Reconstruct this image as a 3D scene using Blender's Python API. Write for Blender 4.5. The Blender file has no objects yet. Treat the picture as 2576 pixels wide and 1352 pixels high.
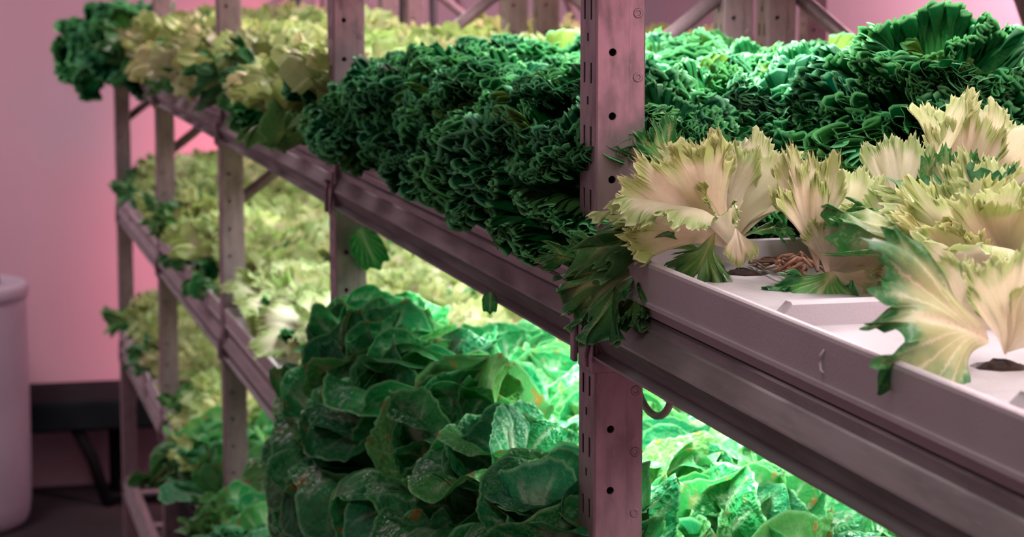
import bpy, math, random
import numpy as np
from mathutils import Matrix, Vector

random.seed(11)
RNG = np.random.default_rng(5)
SC = bpy.context.scene
COL = SC.collection
ZC = 1.84                                  # eye height above the floor

# ------------------------------------------------------------------ camera
F = 5750.0
PHI = math.atan(751 / F)
PSI = math.atan(1478 / F * math.cos(PHI))
cam_d = bpy.data.cameras.new('camera')
cam = bpy.data.objects.new('camera', cam_d)
COL.objects.link(cam)
cam.location = (0, 0, ZC)
cam.rotation_euler = (math.pi / 2 - PHI, 0, -PSI)
cam_d.sensor_width = 36
cam_d.lens = F / 2576 * 36
cam_d.clip_start = 0.05
cam_d.dof.use_dof = True
cam_d.dof.focus_distance = 1.68
cam_d.dof.aperture_fstop = 14
SC.camera = cam

# ------------------------------------------------------------------ light, exposure
SC.view_settings.view_transform = 'Standard'
SC.view_settings.look = 'None'
SC.view_settings.gamma = 1
SC.view_settings.use_curve_mapping = False
SC.view_settings.exposure = 0.0
SC.cycles.use_adaptive_sampling = True
SC.cycles.adaptive_threshold = 0.04
SC.cycles.max_bounces = 4
SC.cycles.diffuse_bounces = 2
SC.cycles.glossy_bounces = 2
SC.cycles.transmission_bounces = 3
SC.cycles.transparent_max_bounces = 4
SC.cycles.sample_clamp_indirect = 4
world = bpy.data.worlds.new('room_air')
SC.world = world
world.use_nodes = True
world.node_tree.nodes['Background'].inputs[0].default_value = (0.24, 0.18, 0.19, 1)
world.node_tree.nodes['Background'].inputs[1].default_value = 0.035


def area(name, loc, sx, sy, power, color, rot=(0, 0, 0)):
    d = bpy.data.lights.new(name, 'AREA')
    d.shape = 'RECTANGLE'
    d.size, d.size_y = sx, sy
    d.energy = power
    d.color = color
    o = bpy.data.objects.new(name, d)
    o.location = loc
    o.rotation_euler = rot
    COL.objects.link(o)
    return o


PINK = (1.0, 0.40, 0.55)
ROSE = (1.0, 0.16, 0.26)
WHITE = (1.0, 0.97, 0.90)
BLUSH = (1.0, .86, .88)
COOL = (1.0, 0.98, 0.95)
CLEAR = (0.95, 1.0, 0.98)
# aisle luminaires on the ceiling; the last is added to brighten the right wall
AISLE = [(-0.12, 0.4, 8, (1.0, .97, .94)), (-0.12, 3.4, 5, (1.0, .93, .93)), (-0.35, 6.3, 33, (1.0, .75, .83)), (2.1, 4.6, 140, (1.0, .60, .70))]
for (x, y, p, c) in AISLE:
    area('aisle_lamp', (x, y, 2.93), 0.5, 1.2, p, c)
# added fills: pink panel behind the camera for posts, rose lamp for far wall
area('pink_fill_light', (1.05, -2.42, 1.85), 1.0, 0.7, 40, (1.0, .36, .50), (math.radians(90), 0, 0))
e = area('rose_fill_light', (1.16, 7.45, 2.93), 0.5, 0.12, 6, (1.0, .25, .32), (math.radians(18), 0, 0))
e.data.spread = math.radians(34)

# ------------------------------------------------------------------ rack dimensions
PY = [-0.66 + 1.18 * i for i in range(1, 7)]
PY = [0.52, 1.70, 2.88, 4.06, 5.24, 6.42]  # near faces of the aisle posts
X0, X1 = 0.50, 1.065                       # aisle plane and rear plane of the rack
PITCH = 0.39
TRAY_TOP = [ZC - .21 + PITCH * (1 - k) for k in range(5)]
# bay lights: (shelf, bay) -> power, colour ; lamp hangs under the shelf above
LED = {
    (1, 0): (4.3, BLUSH), (1, 1): (13.0, BLUSH), (1, 2): (5.0, WHITE), (1, 3): (4.2, WHITE), (1, 4): (1.2, BLUSH),
    (2, 0): (4.0, COOL), (2, 1): (17.0, COOL), (2, 2): (7.5, CLEAR), (2, 3): (4.2, WHITE), (2, 4): (2.0, WHITE),
    (3, 2): (3.5, WHITE), (3, 3): (3.5, WHITE), (3, 4): (1.6, WHITE),
}

# ------------------------------------------------------------------ materials


def nodes(name):
    m = bpy.data.materials.new(name)
    m.use_nodes = True
    nt = m.node_tree
    return m, nt, nt.nodes['Principled BSDF']


def nd(nt, t, **kw):
    n = nt.nodes.new(t)
    for k, v in kw.items():
        setattr(n, k, v)
    return n


def mth(nt, op, a, b=None, clamp=False):
    n = nt.nodes.new('ShaderNodeMath')
    n.operation = op
    n.use_clamp = clamp
    for i, v in enumerate((a, b)):
        if v is None:
            continue
        if isinstance(v, (int, float)):
            n.inputs[i].default_value = v
        else:
            nt.links.new(v, n.inputs[i])
    return n.outputs[0]


def mixc(nt, fac, a, b):
    n = nt.nodes.new('ShaderNodeMix')
    n.data_type = 'RGBA'
    for sock, v in ((n.inputs[0], fac), (n.inputs[6], a), (n.inputs[7], b)):
        if isinstance(v, (int, float)):
            sock.default_value = v
        elif isinstance(v, tuple):
            sock.default_value = (*v, 1) if len(v) == 3 else v
        else:
            nt.links.new(v, sock)
    return n.outputs[2]


def noise(nt, scale, detail=3, coord=None, rough=.5):
    n = nt.nodes.new('ShaderNodeTexNoise')
    n.inputs['Scale'].default_value = scale
    n.inputs['Detail'].default_value = detail
    n.inputs['Roughness'].default_value = rough
    if coord is None:
        coord = nt.nodes.new('ShaderNodeTexCoord').outputs['Object']
    nt.links.new(coord, n.inputs['Vector'])
    return n.outputs['Fac']


def remap(nt, v, a, b, c=0.0, d=1.0):
    n = nt.nodes.new('ShaderNodeMapRange')
    n.interpolation_type = 'SMOOTHSTEP'
    nt.links.new(v, n.inputs[0])
    n.inputs[1].default_value, n.inputs[2].default_value = a, b
    n.inputs[3].default_value, n.inputs[4].default_value = c, d
    return n.outputs[0]


def plain(name, c, rough=.5, metal=0.0, spot=None, scale=20, amount=.5, bump=0.0, bscale=200):
    m, nt, b = nodes(name)
    b.inputs['Roughness'].default_value = rough
    b.inputs['Metallic'].default_value = metal
    if spot:
        f = remap(nt, noise(nt, scale, 4), .35, .7, 0, amount)
        nt.links.new(mixc(nt, f, c, spot), b.inputs['Base Color'])
    else:
        b.inputs['Base Color'].default_value = (*c, 1)
    if bump:
        bn = nt.nodes.new('ShaderNodeBump')
        bn.inputs['Strength'].default_value = bump
        bn.inputs['Distance'].default_value = .002
        nt.links.new(noise(nt, bscale, 3), bn.inputs['Height'])
        nt.links.new(bn.outputs[0], b.inputs['Normal'])
    return m


def steel_mat(name, c, spot, rough, grain=(1, 1, .35)):
    m, nt, b = nodes(name)
    tc = nt.nodes.new('ShaderNodeTexCoord').outputs['Object']
    mp = nd(nt, 'ShaderNodeMapping')
    mp.inputs['Scale'].default_value = grain
    nt.links.new(tc, mp.inputs[0])
    n1 = remap(nt, noise(nt, 60, 5, mp.outputs[0], .6), .35, .7)
    n2 = remap(nt, noise(nt, 400, 2, mp.outputs[0]), .62, .75, 0, .35)
    col = mixc(nt, n1, c, spot)
    col = mixc(nt, n2, col, tuple(min(1, x * 1.5) for x in c))
    nt.links.new(col, b.inputs['Base Color'])
    b.inputs['Metallic'].default_value = .45
    nt.links.new(remap(nt, n1, 0, 1, rough, rough + .15), b.inputs['Roughness'])
    return m


M_POST = steel_mat('galvanised_post', (.35, .265, .285), (.26, .195, .21), .42)  # pink lamp light is put into the colour of the grey steel
M_BEAM = steel_mat('galvanised_beam', (.28, .265, .26), (.22, .208, .205), .42, (1, .12, 1))
M_TRAY = plain('grey_white_plastic', (.52, .47, .49), .38, 0, (.45, .40, .42), 14, .5, .15, 500)
M_BOARD = plain('white_raft_board', (.54, .505, .525), .5, 0, (.42, .39, .40), 25, .6, .3, 300)
M_PEAT = plain('dark_peat', (.018, .009, .006), .95, 0, (.06, .022, .012), 120, .6, .8, 250)
M_RUST = plain('dry_root_fibre', (.28, .13, .08), .8, 0, (.5, .33, .22), 90, .7)
M_BLACK = plain('black_plastic', (.006, .007, .008), .8)
M_BENCH = plain('black_bench_board', (.006, .011, .011), .95, 0, (.010, .018, .018), 8, .8)
M_DRUM = plain('white_drum_plastic', (.62, .60, .66), .45, 0, (.5, .47, .53), 5, .5)
M_DRUMG = plain('grey_lid_handle', (.16, .16, .17), .5)
for _m in (M_BLACK, M_BENCH):
    _m.node_tree.nodes['Principled BSDF'].inputs['Specular IOR Level'].default_value = .15
M_LEDBODY = plain('white_lamp_housing', (.8, .8, .8), .4)
M_CABLE = plain('pinkish_cable', (.50, .36, .36), .45)
M_SCUFF = plain('pale_scuff', (.95, .90, .92), .6)
M_PIPE = plain('black_pipe', (.006, .010, .009), .4)


def wall_mat(name, a, b_, dark):
    m, nt, b = nodes(name)
    n1 = remap(nt, noise(nt, 1.3, 3), .38, .66)
    n2 = remap(nt, noise(nt, 5, 4), .66, .78, 0, .35)
    col = mixc(nt, n1, a, b_)
    col = mixc(nt, n2, col, dark)
    nt.links.new(col, b.inputs['Base Color'])
    b.inputs['Roughness'].default_value = .85
    return m


M_WALL = wall_mat('plaster_tinted_pink', (.64, .45, .51), (.57, .49, .54), (.46, .27, .33))  # white plaster; the pink light of the room is put into its colour
M_SIDE = plain('grey_painted_plaster', (.58, .54, .55), .85)
M_FLOOR = plain('dark_concrete', (.028, .024, .026), .9, 0, (.02, .017, .018), 6, .8)
M_CEIL = plain('ceiling_paint', (.55, .48, .50), .8)


def leaf_mat(name, core, mid, rim, rimc_edge, vein, kveins, vein_amt, alt, alt_amt, transl, rough=.42, burn=0.0, rim0=.55, core1=.5,
             mott=.35, spec=.5, pucker=0.0, alt_from=.45):
    """u across (-1..1), r from the stalk to the margin; colours belong to the leaf, but rimc_edge paints lit margins on the frilly one."""
    m, nt, b = nodes(name)
    uv = nt.nodes.new('ShaderNodeUVMap')
    sx = nt.nodes.new('ShaderNodeSeparateXYZ')
    nt.links.new(uv.outputs[0], sx.inputs[0])
    u = mth(nt, 'MULTIPLY', mth(nt, 'SUBTRACT', sx.outputs[0], .5), 2.0)
    r = sx.outputs[1]
    info = nt.nodes.new('ShaderNodeObjectInfo')
    rnd = info.outputs['Random']
    tc = nt.nodes.new('ShaderNodeTexCoord').outputs['Object']
    n_big = noise(nt, 4, 3, tc)
    n_small = noise(nt, 26, 4, tc, .6)
    rr = mth(nt, 'ADD', r, mth(nt, 'MULTIPLY', mth(nt, 'SUBTRACT', n_big, .5), .45))
    col = mixc(nt, remap(nt, rr, .05, core1), core, mid)
    col = mixc(nt, remap(nt, rr, rim0, .95), col, rim)
    # veins fanning from the stalk
    au = mth(nt, 'ABSOLUTE', u)
    ph = mth(nt, 'ADD', mth(nt, 'MULTIPLY', au, kveins * math.pi), mth(nt, 'MULTIPLY', r, -2.6))
    ph = mth(nt, 'ADD', ph, mth(nt, 'MULTIPLY', n_small, 1.6))
    v = mth(nt, 'POWER', mth(nt, 'ABSOLUTE', mth(nt, 'COSINE', ph)), 18.0)
    v = mth(nt, 'MULTIPLY', v, remap(nt, r, .1, .4))
    v = mth(nt, 'MULTIPLY', v, remap(nt, r, .98, .7))
    rib = mth(nt, 'MULTIPLY', remap(nt, mth(nt, 'MULTIPLY', au, mth(nt, 'ADD', r, .12)), .075, .015), remap(nt, r, .95, .45))
    vv = mth(nt, 'MAXIMUM', mth(nt, 'MULTIPLY', v, vein_amt), mth(nt, 'MULTIPLY', rib, min(1, vein_amt * 1.6)))
    col = mixc(nt, vv, col, vein)
    col = mixc(nt, remap(nt, n_small, .45, .7, 0, mott), col, alt)
    col = mixc(nt, remap(nt, rnd, alt_from, 1.0, 0, alt_amt), col, alt)
    if rimc_edge:
        col = mixc(nt, remap(nt, r, .965, .995, 0, .9), col, rimc_edge)
    if burn:
        bb = mth(nt, 'MULTIPLY', remap(nt, noise(nt, 7, 3, tc), .58, .66), remap(nt, r, .72, .95))
        bb = mth(nt, 'MULTIPLY', bb, remap(nt, rnd, .3, .55, 0, burn))
        col = mixc(nt, bb, col, (.42, .13, .03))
    # each leaf a little lighter or darker
    hsv = nt.nodes.new('ShaderNodeHueSaturation')
    nt.links.new(col, hsv.inputs['Color'])
    r2 = mth(nt, 'FRACT', mth(nt, 'MULTIPLY', rnd, 7.31))
    nt.links.new(remap(nt, r2, 0, 1, .78, 1.22), hsv.inputs['Value'])
    r3 = mth(nt, 'FRACT', mth(nt, 'MULTIPLY', rnd, 13.7))
    nt.links.new(remap(nt, r3, 0, 1, .485, .515), hsv.inputs['Hue'])
    col = hsv.outputs[0]
    nt.links.new(col, b.inputs['Base Color'])
    b.inputs['Roughness'].default_value = rough
    b.inputs['Specular IOR Level'].default_value = spec
    if pucker:
        bn = nt.nodes.new('ShaderNodeBump')
        bn.inputs['Strength'].default_value = pucker
        bn.inputs['Distance'].default_value = .05
        hgt = mth(nt, 'SUBTRACT', noise(nt, 14, 2, tc), mth(nt, 'MULTIPLY', v, .35))
        nt.links.new(hgt, bn.inputs['Height'])
        nt.links.new(bn.outputs[0], b.inputs['Normal'])
    tr = nt.nodes.new('ShaderNodeBsdfTranslucent')
    hs = nt.nodes.new('ShaderNodeHueSaturation')
    hs.inputs['Saturation'].default_value = 1.02
    hs.inputs['Value'].default_value = 1.1
    nt.links.new(col, hs.inputs['Color'])
    nt.links.new(hs.outputs[0], tr.inputs['Color'])
    mx = nt.nodes.new('ShaderNodeMixShader')
    mx.inputs[0].default_value = transl
    nt.links.new(b.outputs[0], mx.inputs[1])
    nt.links.new(tr.outputs[0], mx.inputs[2])
    nt.links.new(mx.outputs[0], nt.nodes['Material Output'].inputs['Surface'])
    return m


L_DARK = leaf_mat('frilly_dark_leaf', (.20, .33, .10), (.003, .125, .030), (.002, .10, .028), (.20, .66, .28), (.10, .36, .12), 5, .35,  # pale margin colour stands for light caught on the curled edges
                  (.20, .40, .06), .9, .24, .6, spec=.06, alt_from=.86, mott=.05)
L_PALE = leaf_mat('pale_endive_leaf', (.82, .72, .57), (.76, .69, .48), (.43, .54, .19), (.70, .74, .40), (.88, .79, .64), 7, .40,
                  (.60, .62, .32), .45, .36, .5, rim0=.72, core1=.75, mott=.25)
L_HANG = leaf_mat('green_endive_leaf', (.62, .60, .30), (.10, .30, .06), (.015, .17, .045), (.16, .36, .12), (.55, .58, .26), 5, .55,
                  (.20, .36, .08), .3, .30, .42, rim0=.45, core1=.42, mott=.35)
L_MIX = leaf_mat('cream_leaf_green_margin', (.72, .62, .46), (.42, .43, .20), (.02, .17, .04), (.03, .17, .045), (.76, .68, .48), 6, .5,
                 (.30, .42, .12), .4, .2, .42, rim0=.50, core1=.55, mott=.4)
L_BUTTER = leaf_mat('butterhead_leaf', (.44, .66, .36), (.05, .36, .12), (.016, .24, .075), (.20, .52, .22), (.62, .80, .56), 6, .6,
                    (.20, .48, .10), .45, .30, .36, burn=.65, rim0=.5, core1=.45, mott=.2, pucker=.35, spec=.25)
L_YELLOW = leaf_mat('yellow_green_leaf', (.74, .68, .46), (.62, .62, .36), (.36, .50, .16), None, (.76, .72, .50), 5, .35,
                    (.66, .60, .38), .6, .34, .5, rim0=.6, core1=.6)

# ------------------------------------------------------------------ mesh helpers


def mesh(name, v, f, mat, smooth=False):
    me = bpy.data.meshes.new(name)
    me.from_pydata([tuple(map(float, p)) for p in v], [], f)
    me.materials.append(mat)
    if smooth:
        me.polygons.foreach_set('use_smooth', [True] * len(me.polygons))
    me.update()
    return me


def link(name, data, parent=None, M=None):
    o = bpy.data.objects.new(name, data)
    COL.objects.link(o)
    if parent is not None:
        o.parent = parent
    if M is not None:
        o.matrix_basis = M
    return o


def tag(o, label=None, cat=None, group=None, kind=None):
    if label:
        o['label'] = label
    if cat:
        o['category'] = cat
    if group:
        o['group'] = group
    if kind:
        o['kind'] = kind
    return o


class MB:
    def __init__(s):
        s.v, s.f = [], []

    def add(s, vs, fs):
        n = len(s.v)
        s.v += [tuple(p) for p in vs]
        s.f += [tuple(i + n for i in q) for q in fs]

    def box(s, a, b, ch=0.0):
        (x0, y0, z0), (x1, y1, z1) = a, b
        if ch <= 0:
            vs = [(x, y, z) for z in (z0, z1) for y in (y0, y1) for x in (x0, x1)]
            s.add(vs, [(0, 2, 3, 1), (4, 5, 7, 6), (0, 1, 5, 4), (2, 6, 7, 3), (0, 4, 6, 2), (1, 3, 7, 5)])
            return
        ring = [(x0 + ch, y0), (x1 - ch, y0), (x1, y0 + ch), (x1, y1 - ch), (x1 - ch, y1), (x0 + ch, y1), (x0, y1 - ch), (x0, y0 + ch)]
        cx, cy = (x0 + x1) / 2, (y0 + y1) / 2
        kx, ky = 1 - ch / max(1e-6, (x1 - x0) / 2), 1 - ch / max(1e-6, (y1 - y0) / 2)
        sm = [(cx + (x - cx) * kx, cy + (y - cy) * ky) for x, y in ring]
        vs = [(x, y, z0) for x, y in sm] + [(x, y, z0 + ch) for x, y in ring] + [(x, y, z1 - ch) for x, y in ring] + [(x, y, z1) for x, y in sm]
        fs = [tuple(range(7, -1, -1)), tuple(range(24, 32))]
        for k in range(3):
            for i in range(8):
                j = (i + 1) % 8
                fs.append((k * 8 + i, k * 8 + j, k * 8 + 8 + j, k * 8 + 8 + i))
        s.add(vs, fs)

    def tube(s, pts, rad, n=10, caps=True, closed=False):
        pts = [Vector(p) for p in pts]
        N = len(pts)
        rads = rad if isinstance(rad, (list, tuple)) else [rad] * N
        vs, fs = [], []
        ref = Vector((0, 0, 1))
        for i, p in enumerate(pts):
            t = (pts[min(i + 1, N - 1)] - pts[max(i - 1, 0)]).normalized()
            rf = ref if abs(t.dot(ref)) < .95 else Vector((1, 0, 0))
            a = t.cross(rf).normalized()
            b = a.cross(t)
            for k in range(n):
                c = 2 * math.pi * k / n
                vs.append(p + a * (rads[i] * math.cos(c)) + b * (rads[i] * math.sin(c)))
        for i in range(N - 1):
            for k in range(n):
                j = (k + 1) % n
                fs.append((i * n + k, i * n + j, i * n + n + j, i * n + n + k))
        if caps:
            fs.append(tuple(range(n - 1, -1, -1)))
            fs.append(tuple(range((N - 1) * n, N * n)))
        s.add(vs, fs)

    def lathe(s, prof, n=40, c=(0, 0)):
        vs, fs = [], []
        for (r, z) in prof:
            for k in range(n):
                a = 2 * math.pi * k / n
                vs.append((c[0] + r * math.cos(a), c[1] + r * math.sin(a), z))
        for i in range(len(prof) - 1):
            for k in range(n):
                j = (k + 1) % n
                fs.append((i * n + k, i * n + j, i * n + n + j, i * n + n + k))
        s.add(vs, fs)
        m = len(s.v) - len(vs)
        s.f.append(tuple(m + k for k in range(n - 1, -1, -1)))
        s.f.append(tuple(m + (len(prof) - 1) * n + k for k in range(n)))

    def build(s, name, mat, parent=None, smooth=False, M=None):
        return link(name, mesh(name, s.v, s.f, mat, smooth), parent, M)

    def data(s, name, mat, smooth=False):
        return mesh(name, s.v, s.f, mat, smooth)


def hole_cell(mb, fn, a0, a1, b0, b1, ca, cb, rad, n=16, depth=.003):
    """rectangle (a,b) with a round hole; fn(a, b, d) -> point."""
    vs, fs = [], []
    for k in range(n):
        t = 2 * math.pi * (k + .5) / n
        c, s = math.cos(t), math.sin(t)
        # outer point on the rectangle along the same direction
        ks = []
        if c > 1e-9:
            ks.append((a1 - ca) / c)
        if c < -1e-9:
            ks.append((a0 - ca) / c)
        if s > 1e-9:
            ks.append((b1 - cb) / s)
        if s < -1e-9:
            ks.append((b0 - cb) / s)
        q = min(ks)
        vs += [fn(ca + q * c, cb + q * s, 0), fn(ca + rad * c, cb + rad * s, 0), fn(ca + rad * c, cb + rad * s, depth)]
    cor = []
    for k in range(n):
        j = (k + 1) % n
        fs.append((3 * k, 3 * j, 3 * j + 1, 3 * k + 1))
        fs.append((3 * k + 1, 3 * j + 1, 3 * j + 2, 3 * k + 2))
        # fill the corner where the rectangle turns between k and j
        pa, pb = (2 * math.pi * (k + .5) / n), (2 * math.pi * (k + 1.5) / n)
        found = []
        for (qa, qb) in ((a1, b1), (a0, b1), (a0, b0), (a1, b0)):
            tt = math.atan2(qb - cb, qa - ca) % (2 * math.pi)
            for t2 in (tt, tt + 2 * math.pi):
                if pa < t2 < pb:
                    found.append((t2, qa, qb))
        if found:
            ids = []
            for _, qa, qb in sorted(found):
                vs.append(fn(qa, qb, 0))
                ids.append(len(vs) - 1)
            fs.append((3 * k, *ids, 3 * j))
    mb.add(vs, fs)


# ------------------------------------------------------------------ the room
def slab(name, a, b, mat):
    m = MB()
    m.box(a, b)
    return tag(m.build(name, mat), kind='structure')


slab('floor', (-1.7, -2.6, -.1), (2.7, 8.3, 0), M_FLOOR)
slab('wall_far', (-1.7, 8.2, 0), (2.7, 8.3, 3.0), M_WALL)
slab('wall_right', (2.6, -2.6, 0), (2.7, 8.2, 3.0), M_WALL)
slab('wall_left', (-1.7, -2.6, 0), (-1.6, 8.2, 3.0), M_SIDE)
slab('wall_near', (-1.6, -2.6, 0), (2.6, -2.5, 3.0), M_SIDE)
slab('ceiling', (-1.7, -2.6, 3.0), (2.7, 8.3, 3.1), M_CEIL)
for k, (x, y, p, c) in enumerate(AISLE):
    t = link('ceiling_lamp', None)
    t.location = (x, y, 3.0)
    tag(t, 'long ceiling lamp ' + ['over the aisle, before the near post', 'over the aisle, beside the third post', 'over the aisle, by the far wall', 'added behind the rear rack to brighten the right wall'][k], 'lamp',
        'lamps over the aisle')
    m = MB()
    m.box((-.28, -.63, -.05), (.28, .63, 0), .01)
    m.build('housing', M_LEDBODY, t)

t = link('pink_fill_panel', None)  # housing of the added pink fill behind the camera
t.location = (1.05, -2.498, 1.85)
tag(t, 'added square pink fill panel on the near wall behind the viewer', 'lamp')
m = MB()
m.box((-.55, 0, -.40), (.55, .07, .40), .01)
m.build('housing', M_LEDBODY, t)
t = link('rose_fill_lamp', None)  # housing of the added rose fill for the far wall
t.location = (1.16, 7.45, 3.0)
tag(t, 'added small rose ceiling lamp to redden the far wall behind the rack', 'lamp')
m = MB()
m.box((-.28, -.09, -.05), (.28, .09, 0), .01)
m.build('housing', M_LEDBODY, t)

# ------------------------------------------------------------------ rack parts
HP = .0495
H0 = ZC - .063 - HP * 36
WX, WY = .041, .045


def post_mesh(top):
    m = MB()
    n = int(top / HP)
    z0 = H0 - HP / 2
    fr = lambda a, b, d: (a, d, b)
    dx = .027
    for k in range(n):
        zc = H0 + k * HP
        a, b = zc - HP / 2, zc + HP / 2
        hole_cell(m, fr, .002, dx, a, b, .0137, zc, .0031)
        # embossed ring on the flange
        c = zc - .0195
        rings = []
        for (rr, d) in ((.0042, 0), (.0034, -.0007), (.0022, -.0007), (.0015, .0004)):
            rings.append([(.0345 + rr * math.cos(t), .0014 + d, c + rr * math.sin(t)) for t in [2 * math.pi * i / 12 for i in range(12)]])
        vs = sum(rings, [])
        fs = [(r_ * 12 + i, r_ * 12 + (i + 1) % 12, r_ * 12 + 12 + (i + 1) % 12, r_ * 12 + 12 + i) for r_ in range(3) for i in range(12)]
        m.add(vs, fs + [tuple(36 + i for i in range(12))])
        # slotted aisle face
        ys = [.002, .0105, .0155, .0195, .0245, .0285, .0335, .043]
        zs = sorted([a, zc - .027 + 0, zc - .0105, zc + .008, zc + .014, b])
        zs = [a] + [q for q in zs if a < q < b] + [b]
        zl0, zl1 = zc - .0245, zc - .0085
        zs = [a, zl0, zl1, zc + .008, zc + .0145, b]
        for i in range(7):
            for j in range(5):
                slot = (i in (1, 5) and j == 1) or (i == 3 and j == 3)
                y_0, y_1, q0, q1 = ys[i], ys[i + 1], zs[j], zs[j + 1]
                if not slot:
                    m.add([(0, y_0, q0), (0, y_1, q0), (0, y_1, q1), (0, y_0, q1)], [(0, 3, 2, 1)])
                else:
                    d = .0007
                    vs = [(0, y_0, q0), (0, y_1, q0), (0, y_1, q1), (0, y_0, q1), (d, y_0, q0), (d, y_1, q0), (d, y_1, q1), (d, y_0, q1)]
                    m.add(vs, [(0, 1, 5, 4), (1, 2, 6, 5), (2, 3, 7, 6), (3, 0, 4, 7)])
    z1 = z0 + n * HP
    # strips running the whole height: (x,y) outline pieces
    def strip(p, q):
        m.add([(p[0], p[1], z0), (q[0], q[1], z0), (q[0], q[1], z1), (p[0], p[1], z1)], [(0, 1, 2, 3)])
    strip((0, .002), (.0006, .0006)); strip((.0006, .0006), (.002, 0))
    strip((dx, 0), (dx + .0006, .0014)); strip((dx + .0006, .0014), (.0395, .0014)); strip((.0395, .0014), (WX, .003))
    strip((WX, .003), (WX, .043)); strip((WX, .043), (.039, WY)); strip((.039, WY), (.002, WY)); strip((.002, WY), (0, .043))
    ring = [(0, .002), (.002, 0), (dx, 0), (WX, .003), (WX, .043), (.039, WY), (.002, WY), (0, .043)]
    m.add([(x, y, z1) for x, y in ring], [tuple(range(8))])
    return m.data('upright_post', M_POST)


POST = post_mesh(2.6)

BP = [(.530, -.254), (.509, -.254), (.5075, -.256), (.5075, -.2635), (.506, -.265), (.4975, -.2785), (.497, -.280),
      (.5075, -.298), (.4985, -.3005), (.4985, -.3025), (.501, -.304), (.530, -.304)]


def prism(mb, prof, y0, y1, dz=0.0, flip=False, ox=0.0):
    n = len(prof)
    sgn = -1 if flip else 1
    cx = (X0 + X1) / 2
    pts = [((2 * cx - x) if flip else x, z + dz) for x, z in prof]
    vs = [(x + ox, y0, z) for x, z in pts] + [(x + ox, y1, z) for x, z in pts]
    fs = []
    for i in range(n):
        j = (i + 1) % n
        q = (i, j, n + j, n + i)
        fs.append(q if not flip else q[::-1])
    fs.append(tuple(range(n)) if flip else tuple(range(n))[::-1])
    fs.append(tuple(n + i for i in (range(n - 1, -1, -1) if flip else range(n))))
    mb.add(vs, fs)


def make_rack(ox, label, near_x_only=False):
    t = link('shelving_rack', None)
    t.location = (X0 + ox, PY[0], 0)
    tag(t, label, 'rack')
    inv = Matrix.Translation(-t.location)
    for i, y in enumerate(PY):
        for k, xx in enumerate((X0, X1 - WX)):
            o = link('upright_post', POST, t, inv @ Matrix.Translation((xx + ox, y, 0)))
        # diagonal braces in the end frames
        if i == 0:
            continue
        br = MB()
        za, zb, xa, xb = (ZC - .41, ZC - .03, .535, 1.03) if not ox else (ZC - .03, ZC - .41, .545, 1.02)
        br.tube([(xa + ox, y + .022, za), (xb + ox, y + .022, zb)], .0105, 12)
        if i == 2 and not ox:
            br = MB()
            br.tube([(.735, y + .022, ZC - .255), (xb, y + .022, zb)], .0105, 12)
        if i > 1 or ox:
            br.build('brace', M_POST, t, True, inv)
        br = MB()
        br.tube([(xa + ox, y + .022, za + .80), (xb + ox, y + .022, zb + .03)], .0105, 12)
        br.build('brace', M_POST, t, True, inv)
        if i < 1 and ox:
            continue
    for s in range(5):
        dz = ZC + PITCH * (1 - s)
        for b in range(5):
            ya, yb = PY[b] + WY + .002, PY[b + 1] - .002
            for flip in (False, True):
                if ox and (flip or s not in (0, 1, 2)):
                    continue
                m = MB()
                prism(m, BP, ya, yb, dz, flip, ox)
                beam = m.build('shelf_beam', M_BEAM, t, False, inv)
                if flip or ox:
                    continue
                # connector plates at both ends, bent round the post
                for e, yy in ((0, ya), (1, yb)):
                    c = MB()
                    y0_, y1_ = (yy - .004, yy + .006) if e == 0 else (yy - .006, yy + .004)
                    prof = [(x - .0022 if x < .51 else x, z + (.002 if z > -.26 else (-.002 if z < -.299 else 0))) for x, z in BP]
                    prism(c, prof, (yy if e == 0 else yy - .003), (yy + .003 if e == 0 else yy), dz)
                    if e == 1:      # plate that laps the aisle face and the near face of the post
                        c.box((.4975, yy, -.314 + dz), (.4998, yy + .040, -.272 + dz), .0006)
                        c.box((.4975, yy - .002, -.314 + dz), (.535, yy + .0015, -.304 + dz), .0006)
                        c.tube([(.4968, yy - .002, -.256 + dz), (.4955, yy - .004, -.268 + dz), (.4955, yy - .003, -.282 + dz),
                                (.4965, yy + .008, -.294 + dz), (.4968, yy + .014, -.303 + dz), (.497, yy + .013, -.311 + dz)], .0018, 8)
                    else:           # hooked tongue beside the far edge of the post
                        c.box((.4945, yy - .006, -.312 + dz), (.4985, yy + .004, -.270 + dz), .0008)
                        c.box((.4945, yy - .018, -.280 + dz), (.4975, yy - .006, -.272 + dz), .0006)
                    c.build('beam_connector', M_POST, beam)
        # cross slats that carry the trays
        if not ox or s in (0, 1, 2):
            for b in range(5):
                for q in range(3):
                    yq = PY[b] + .2 + q * .39
                    m = MB()
                    m.box((.531 + ox, yq - .02, -.262 + dz), (X1 - .031 + ox, yq + .02, -.2535 + dz), .001)
                    m.build('shelf_slat', M_BEAM, t, False, inv)
    return t


rack = make_rack(0, 'galvanised steel shelving rack full of lettuce trays along the aisle')
rack2 = make_rack(.585, 'second galvanised steel rack standing back to back behind the lettuce rack')

# cable hoop under the near beam
m = MB()
hoop = [(.56, 1.735 + .052 * math.cos(t), ZC - .312 - (.045 if math.sin(t) > 0 else .0) * math.sin(t) ** .8) for t in [math.pi * k / 24 for k in range(1, 24)]]
m.tube([(.56, 1.787, ZC - .300)] + hoop + [(.56, 1.683, ZC - .300)], .0031, 10)
tag(m.build('cable_loop', M_CABLE, None, True), 'pinkish bent cable loop hanging below the beam beside the near post', 'cable')

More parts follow.
